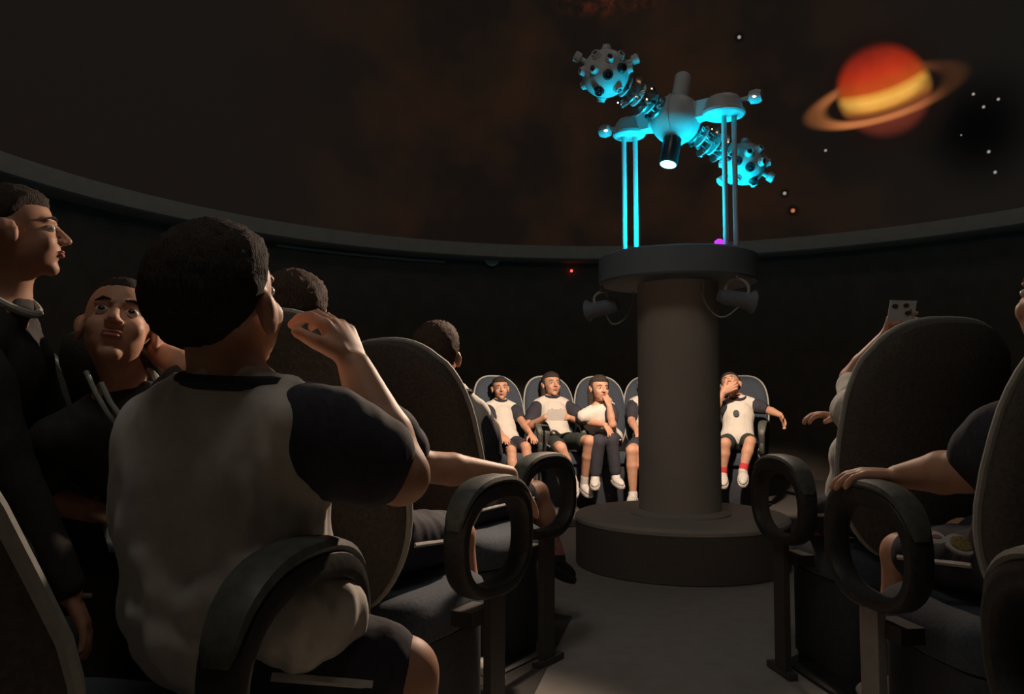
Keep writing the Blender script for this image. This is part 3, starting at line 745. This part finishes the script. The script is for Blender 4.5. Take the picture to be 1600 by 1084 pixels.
    for k, sgn in (('L', -1), ('R', 1)):
        hip, kn, an, toe = legs[k]; ax_ = (kn-hip).normalized(); sd = (hr*sgn - ax_*hr.dot(ax_)*sgn).normalized()
        b = Blob(); b.tube([hip.lerp(kn, u) + sd*(.0765-.012*u/.78)*s for u in (.12, .3, .5, .65, .79)], .006*s, 6); link('side_stripe', mesh_of(b, inv), SHOE, so)
        if sock:
            b = Blob(); b.cap(an.lerp(kn, .16), an - V((0, 0, .012*s)), .036*s, .036*s); link('sock', fuse(b, vox, 2, inv), sock, t)
        X = toe.cross(V((0, 0, 1))).normalized(); TM = Matrix((X, toe, X.cross(toe))).transposed()
        b = Blob(); b.ell(an + TM @ V((0, .060*s, -.030*s)), (.040*s, .100*s, .028*s), TM); b.ell(an + TM @ V((0, .0, -.008*s)), (.037*s, .043*s, .038*s), TM)
        sho = link('shoe', fuse(b, vox, 2, inv), shoes, t)
        b = Blob(); b.layers([sup(2*PI*i/28, .042*s, .104*s, 2.4) for i in range(28)], [(1, .010*s), (1.03, 0), (1, -.010*s)], lambda a, bb, off: an + TM @ V((a, bb+.058*s, off-.052*s))); link('sole', mesh_of(b, inv), SHOE if shoes is not SHOED else SHOED, sho)
    if emblem:
        b = Blob(); c_ = che + fw*.098*s - up*.0*s + rt*emblem*s
        b.layers([sup(2*PI*i/24, .024*s, .027*s, 2) for i in range(24)], [(1, .010*s), (1, .014*s)], lambda a, bb, off: c_ + rt*a + up*bb + fw*(off)); link('emblem', mesh_of(b, inv), EMB, t, 'dark round emblem printed on the shirt front')
    return t
def seated(M, s=1.0, lean=.13, fwdp=.0, side=0, over={}):
    """default seated pose in the chair frame M"""
    T3 = M.to_3x3(); w_ = lambda x, y, z: M @ V((x, y, z))
    zp = .445 + .088*s; y0 = -.085 + fwdp
    J = dict(pelvis=w_(side, y0, zp), chest=w_(side, y0-lean*.72, zp+.235*s), neck=w_(side, y0-lean, zp+.385*s), head=w_(side, y0-lean+.01, zp+.495*s),
             right=T3 @ V((1, 0, 0)), look=T3 @ V((0, 1, .15)), hup=T3 @ V((0, -.15, 1)),
             wrL=w_(-.11, .13, zp+.075), wrR=w_(.11, .13, zp+.075),
             anL=w_(-.09, .29, zp-.33*s), anR=w_(.09, .29, zp-.33*s), kpole=T3 @ V((0, 1, .6)), toeL=T3 @ V((-.2, 1, -.25)), toeR=T3 @ V((.2, 1, -.25)))
    J.update(over); return J
DN = V((0, 0, -1))
KG = 'children seated on the far side'
# --- far row
M = FM[0]; w_ = lambda x, y, z: M @ V((x, y, z))
person('seated child at the left end of the far row, white shirt, dark sleeves', seated(M, .90, .12, 0, .02, dict(look=M.to_3x3() @ V((.25, 1, .1)), wrL=w_(-.10, .16, .60), wrR=w_(.14, .13, .60), anL=w_(-.05, .26, .22), anR=w_(.10, .27, .2))), .90, group=KG)
M = FM[1]; w_ = lambda x, y, z: M @ V((x, y, z)); T3 = M.to_3x3()
pl, pr_ = w_(-.085, .155, .712), w_(.105, .16, .715)
person('dark-haired child in white shirt holding a white sheet in both hands', seated(M, .96, .15, .03, 0, dict(
    wrL=P(884, 652, 6.43)+V((.02, 0, 0)), wrR=P(852, 652, 6.43), elL=w_(-.30, .06, .64), elR=w_(.28, .05, .645), knL=P(921, 689, 6.28), knR=P(876, 700, 6.20), anL=P(913, 755, 6.4), anR=P(897, 754, 6.22), toeR=V((.1, -1, -.3)), toeL=V((.5, -1, -.3)), look=T3 @ V((-.1, 1, .2)))), .99, hair='long', group=KG, sock=SHOE, shorts=DARKG,
    hands={'L': dict(d=T3 @ V((.9, .3, .15)), n=T3 @ V((0, -1, 0)), curl=.9), 'R': dict(d=T3 @ V((-.9, .3, .15)), n=T3 @ V((0, -1, 0)), curl=.9)})
c = P(869, 648, 6.32)
b = Blob(); nx = 10
for i in range(nx):
    for zz in (0, 1): pass
def sheet(c, X, Y, hx, hy, th_, bend=.004):
    b = Blob(); N_ = X.cross(Y).normalized(); nn = 12; vs_ = []
    for sgn in (-1, 1):
        for j in range(3):
            for i in range(nn+1):
                u = -1+2*i/nn; v = -1+j
                vs_.append(c + X*(u*hx) + Y*(v*hy) + N_*(sgn*th_ + bend*(u*u-.3)))
    k = nn+1; fs = []
    for o_ in (0, 3*k):
        for j in range(2):
            for i in range(nn): fs.append((o_+j*k+i, o_+j*k+i+1, o_+(j+1)*k+i+1, o_+(j+1)*k+i))
    edge = [i for i in range(k)] + [k+nn, 2*k+nn] + [2*k+i for i in range(nn-1, -1, -1)] + [k]
    for i in range(len(edge)):
        a, d = edge[i], edge[(i+1) % len(edge)]; fs.append((a, d, d+3*k, a+3*k))
    b.add(vs_, fs); return b
X = T3 @ V((1, 0, 0)); Y = T3 @ V((0, .45, .9))
o = link('paper_sheet', mesh_of(sheet(V(), X, Y, .072, .050, .0006)), PAPER); o.location = c
tag(o, 'white sheet of paper held up by the dark-haired child in the far row', 'paper')
M = FM[2]; w_ = lambda x, y, z: M @ V((x, y, z)); T3 = M.to_3x3()
person('child in far row resting cheek on one hand, other hand hanging over knee', seated(M, .98, .08, .05, -.02, dict(
    head=P(937, 607, 6.48), neck=P(938, 632, 6.50), chest=P(934, 655, 6.50), look=T3 @ V((-.25, 1, .05)), right=T3 @ V((1, .25, 0)),
    wrL=P(952, 634, 6.38), elL=P(957, 663, 6.36), wrR=P(946, 664, 6.32), elR=P(911, 657, 6.5), knL=P(956, 687, 6.30), knR=P(935, 690, 6.28), anL=P(962, 742, 6.3), anR=P(930, 744, 6.3))), .96, hair='long', group=KG, shorts=NAVY, long=True,
    hands={'L': dict(d=V((-.35, .2, 1)), n=V((-.6, .6, 0)), curl=.8), 'R': dict(d=V((.5, -.4, -.7)), n=DN, curl=.5)})
M = FM[3]; w_ = lambda x, y, z: M @ V((x, y, z)); T3 = M.to_3x3()
person('child in white shirt half hidden behind the left side of the column', seated(M, .98, .12, .02, .02, dict(
    wrL=w_(-.1, .15, .62), wrR=w_(.13, .12, .62), knR=P(987, 704, 6.25), anR=P(989, 770, 6.25), knL=P(1005, 704, 6.25), anL=P(1008, 770, 6.25))), .98, hair='short', group=KG)
M = FM[4]; w_ = lambda x, y, z: M @ V((x, y, z)); T3 = M.to_3x3()
person('child right of the column, head thrown back, hand at mouth, red socks', seated(M, 1.02, .15, .02, .06, dict(
    head=P(1142, 601, 6.52), neck=P(1153, 622, 6.50), chest=P(1153, 650, 6.46), pelvis=P(1152, 690, 6.40), look=V((-.35, -1, .75)), hup=V((-.15, .75, 1)),
    wrR=P(1130, 612, 6.36), elR=P(1117, 640, 6.38), wrL=P(1219, 648, 6.30), elL=P(1199, 640, 6.44), shL=P(1176, 632, 6.48),
    knL=P(1172, 690, 6.22), anL=P(1161, 734, 6.15), knR=P(1133, 693, 6.2), anR=P(1129, 738, 6.2), toeL=V((-.1, -1, -.5)), toeR=V((0, -1, -.4)))), .98, hair='short', group=KG, sock=RED, shorts=DARKG, emblem=-.0001,
    hands={'R': dict(d=V((.75, -.1, .45)), n=V((0, 1, 0)), curl=.4), 'L': dict(d=V((.35, -.5, -.8)), n=V((-.6, -.3, -.3)), curl=.4)})

# --- left of the aisle
NP = 'people beside the aisle'
M = CH['L1']; T3 = M.to_3x3(); w_ = lambda x, y, z: M @ V((x, y, z)); dL1 = (M.translation-CAM).dot(FW)
d = dL1
person('brown-haired child in white shirt, seen from behind over a seat left of the aisle', seated(M, 1.02, .05, .04, .08, dict(
    head=P(684, 552, d-.02), neck=P(706, 612, d-.02), chest=P(700, 690, d), pelvis=P(690, 795, d+.02), right=RT*1 - FW*.35, hipright=T3 @ V((1, 0, 0)), look=FW*.85+RT*.25+UP*.55, hup=UP*1-FW*.5,
    shR=P(748, 650, d), elR=P(768, 735, d+.06), wrR=P(800, 775, d+.22), knR=P(838, 770, d+.30), anR=P(869, 868, d+.34), knL=P(800, 780, d+.4), anL=P(830, 880, d+.5), toeR=FW*.7+RT*.5-UP*.5)), 1.02, hair='fluffy', hairm=HAIRB, group=NP, shoes=SHOED, sock=PINK, vox=.005)
M = CH['L2']; T3 = M.to_3x3(); w_ = lambda x, y, z: M @ V((x, y, z)); d = (M.translation-CAM).dot(FW)
person('person hidden behind the boy, dark sleeve, forearm laid over the loop armrest', seated(M, 1.08, .10, .0, 0, dict(
    head=P(462, 500, d-.05), neck=P(480, 600, d-.04), chest=P(480, 700, d-.02), pelvis=w_(0, -.085, .545), right=RT*.95-FW*.25, look=FW+RT*.1+UP*.25, hup=UP-FW*.2,
    shR=P(575, 650, d-.02), elR=P(655, 728, d+.02), wrR=P(795, 742, d+.16), knR=w_(.09, .25, .52))), 1.08, 'navy', None, 'short', HAIRB, group=NP, vox=.005, girth=1.15,
    hands={'R': dict(d=RT*.62+FW*.25-UP*.72, n=-UP-RT*.5, curl=.35)})
M = CH['L2b']; T3 = M.to_3x3(); d = (M.translation-CAM).dot(FW)
def V_collar(par, pts, m_):
    b = Blob(); b.tube(pts, .006, 8); return link('collar_piping', mesh_of(b, par.matrix_world.inverted()), m_, par, 'pale piping of the dark collar')
d = 1.92
pt = person('child with face turned up, dark shirt with pale collar piping, left of the boy', seated(M, 1.08, .06, .0, 0, dict(
    head=P(186, 510, d), neck=P(200, 612, d+.03), chest=P(205, 700, d+.04), right=-RT*.75-FW*.4, hipright=T3 @ V((1, 0, 0)), look=-FW*.85+RT*.35+UP*.42, hup=UP+FW*.4,
    shL=P(262, 650, d), elL=P(303, 585, d-.02), wrL=P(246, 548, d+.08), wrR=P(150, 800, d))), 1.10, 'black', None, 'buzz', HAIR, skin=SKIN, group=NP, vox=.005,
    hands={'L': dict(d=-RT*.6+UP*.5+FW*.5, n=FW, curl=.4)})
bpy.context.view_layer.update()
V_collar(pt, [P(134, 580, d-.12), P(150, 615, d-.13), P(168, 645, d-.13), P(186, 668, d-.12)], PIPE_RIM)
V_collar(pt, [P(158, 598, d-.12), P(172, 628, d-.13), P(188, 650, d-.13)], PIPE_RIM)
d = 1.85
person('older figure in profile at the left picture edge, dark shirt, looking up to the right', dict(
    pelvis=P(0, 900, d+.1), chest=P(-8, 590, d+.02), neck=P(8, 470, d), head=P(28, 365, d), look=RT*.88+FW*.45+UP*.14, hup=UP-RT*.14, right=RT*.25-FW*.95,
    wrL=P(150, 880, d+.3), wrR=P(110, 930, d-.1), anL=P(160, 1240, d+.35), anR=P(130, 1260, d+.1), knL=P(190, 900, d+.4), knR=P(170, 920, d+.2), toeL=RT+FW*.4, toeR=RT+FW*.4), 1.06, 'black', None, 'short', HAIR, hs=.93, long=True, shorts=BLACKC, skin=SKIN2, group=NP, vox=.006)
# --- the boy in front
d = 1.16
def big_shirt(b):
    b.kk = .03
    for (px, py, dd, r_) in ((300, 800, d-.0, .112), (390, 800, d+.02, .105), (295, 930, d-.0, .095), (400, 930, d+.0, .115), (472, 965, d-.01, .080), (492, 962, d-.03, .055), (330, 985, d-.01, .085), (300, 700, d, .10), (400, 700, d+.02, .09)):
        b.ell(P(px, py, dd), (r_, .095, r_))
    for pts, r_ in (([(228, 870), (250, 925), (290, 950), (340, 925), (390, 880)], .014), ([(222, 960), (260, 1000), (300, 1012), (340, 1000)], .015), ([(300, 940), (360, 950), (430, 940)], .012),
                    ):
        q = [P(x, y, d-.088) for x, y in pts]
        b.kk = .022
        for i in range(len(q)-1): b.cap(q[i], q[i+1], r_)
J = dict(pelvis=P(385, 1010, d+.05), chest=P(366, 735, d+.01), neck=P(364, 606, d-.01), head=P(346, 478, d), look=FW*.95+RT*.22+UP*.34, hup=UP-FW*.2-RT*.05, right=RT*.92-FW*.30, hipright=RT*.55-FW*.75,
         shL=P(275, 655, d+.02), shR=P(462, 662, d-.02), elR=P(624, 742, d+.03), wrR=P(555, 575, d+.10), wrL=P(330, 860, d+.30), elL=P(245, 800, d+.12),
         knR=P(628, 1052, d+.02), knL=P(560, 1030, d+.24), anR=P(640, 1300, d+.06), anL=P(600, 1290, d+.3), toeR=RT+FW*.4, toeL=RT+FW*.6)
boy = person('boy in foreground seen from behind, loose white shirt, dark sleeve, right arm raised', J, 1.14, 'bib', None, 'fluffy', HAIR, skin=SKIN, group=NP, vox=.005, extra=big_shirt, girth=1.15, wr_=.012, hs=.93,
    hands={'R': dict(d=-RT*.42+UP*.80+FW*.3, n=-RT*.6-UP*.2+FW*.3, curl=1.15)})
# --- right of the aisle
M = CH['R1']; T3 = M.to_3x3(); w_ = lambda x, y, z: M @ V((x, y, z)); d = (M.translation-CAM).dot(FW)
def lean_shirt(b):
    b.kk = .05
    for px, py, r_ in ((1334, 640, .070), (1330, 715, .072), (1322, 770, .060), (1322, 800, .046)): b.ell(P(px, py, d), (r_, .08, r_))
person('child in white leaning out beside a right-hand seat, raised hand holding a card', seated(M, 1.0, .05, .03, -.05, dict(
    head=P(1425, 590, d+.12), neck=P(1400, 640, d+.06), chest=P(1385, 715, d+.02), right=RT*.95+FW*.3, look=FW*.7-RT*.1+UP*.6, hup=UP-FW*.5,
    shL=P(1345, 640, d), elL=P(1328, 590, d+.16), wrL=P(1384, 526, d+.12), wrR=P(1310, 652, d+.25), elR=P(1400, 740, d+.25), knL=P(1276, 804, d+.04), anL=P(1290, 905, d+.3), knR=P(1340, 800, d+.35))), 1.0, 'bib', WHITE, 'short', HAIR, group=NP, vox=.005, extra=lean_shirt,
    hands={'L': dict(d=RT*.6+UP*.55, n=-FW+RT*.3, curl=1.0), 'R': dict(d=-RT*.9+UP*.15, n=-UP, curl=.8)})
c = P(1409, 486, d+.075)
X = (RT*.97 - UP*.02 + FW*.15).normalized(); Y = (UP*.95 + RT*.15).normalized()
cd = thing('spotted_card', 'small white card with dark spots held above the rim of a right-hand seat', 'card', Matrix.Translation(c))
b = sheet(V(), X, Y, .048, .036, .0008, .001); link('card_face', mesh_of(b), PAPER, cd)
for (u, v) in ((-.028, .016), (.012, .019), (.022, -.006)):
    b = Blob(); Nn = X.cross(Y).normalized()
    if Nn.dot(FW) > 0: Nn = -Nn
    b.layers([sup(2*PI*i/20, .0105, .0075, 2) for i in range(20)], [(1, .0), (1, .0022)], lambda a, bb, off: X*(u+a) + Y*(v+bb) + Nn*off); link('spot', mesh_of(b), EMB, cd)
M = CH['R2']; T3 = M.to_3x3(); w_ = lambda x, y, z: M @ V((x, y, z)); d = (M.translation-CAM).dot(FW)
p2 = person('person cut off by the right picture edge, dark sleeve, forearm on loop armrest', seated(M, 1.12, .10, 0, 0, dict(
    right=RT*.95+FW*.3, look=FW+UP*.3-RT*.2, hup=UP-FW*.3, shL=P(1600, 668, d-.10), elL=P(1512, 735, d-.04), wrL=P(1402, 744, d+.10), knL=w_(-.10, .27, .50), wrR=P(1610, 850, d+.14), elR=P(1680, 800, d+.10))), 1.12, 'navy', None, 'short', HAIR, group=NP, vox=.005, girth=1.25,
    hands={'L': dict(d=-RT*.95+UP*.05+FW*.25, n=-UP, curl=.7), 'R': dict(d=-RT*.8+UP*.3, n=-UP, curl=.8)})
bpy.context.view_layer.update()
iv = p2.matrix_world.inverted()
so = [c_ for c_ in p2.children if c_.name.startswith('shorts')][0]
ec = P(1500, 852, d-.03); Xe = (RT*.97 - UP*.10).normalized(); Ye = (FW*.72 + UP*.70).normalized(); Ne = Xe.cross(Ye).normalized()
def badge(name, c_, a_, b_, h, m_, label):
    bb = Blob(); bb.layers([sup(2*PI*i/28, a_, b_, 2) for i in range(28)], [(1, 0), (1, h), (.9, h+.001)], lambda a, q, off: c_ + Xe*a + Ye*q + Ne*off)
    return link(name, mesh_of(bb, iv), m_, so, label)
badge('emblem', ec, .034, .026, .006, SHOE, 'white rim of the round badge on the dark lap')
badge('emblem_center', ec + Ne*.006, .025, .018, .003, OCHRE, 'ochre centre of the round badge')
badge('emblem_leaf', ec - Xe*.050 + Ye*.012, .021, .016, .005, PAPER, 'small pale leaf shape beside the badge')
badge('emblem_leaf_center', ec - Xe*.050 + Ye*.012 + Ne*.005, .012, .005, .002, PINK, 'pink middle of the leaf shape')
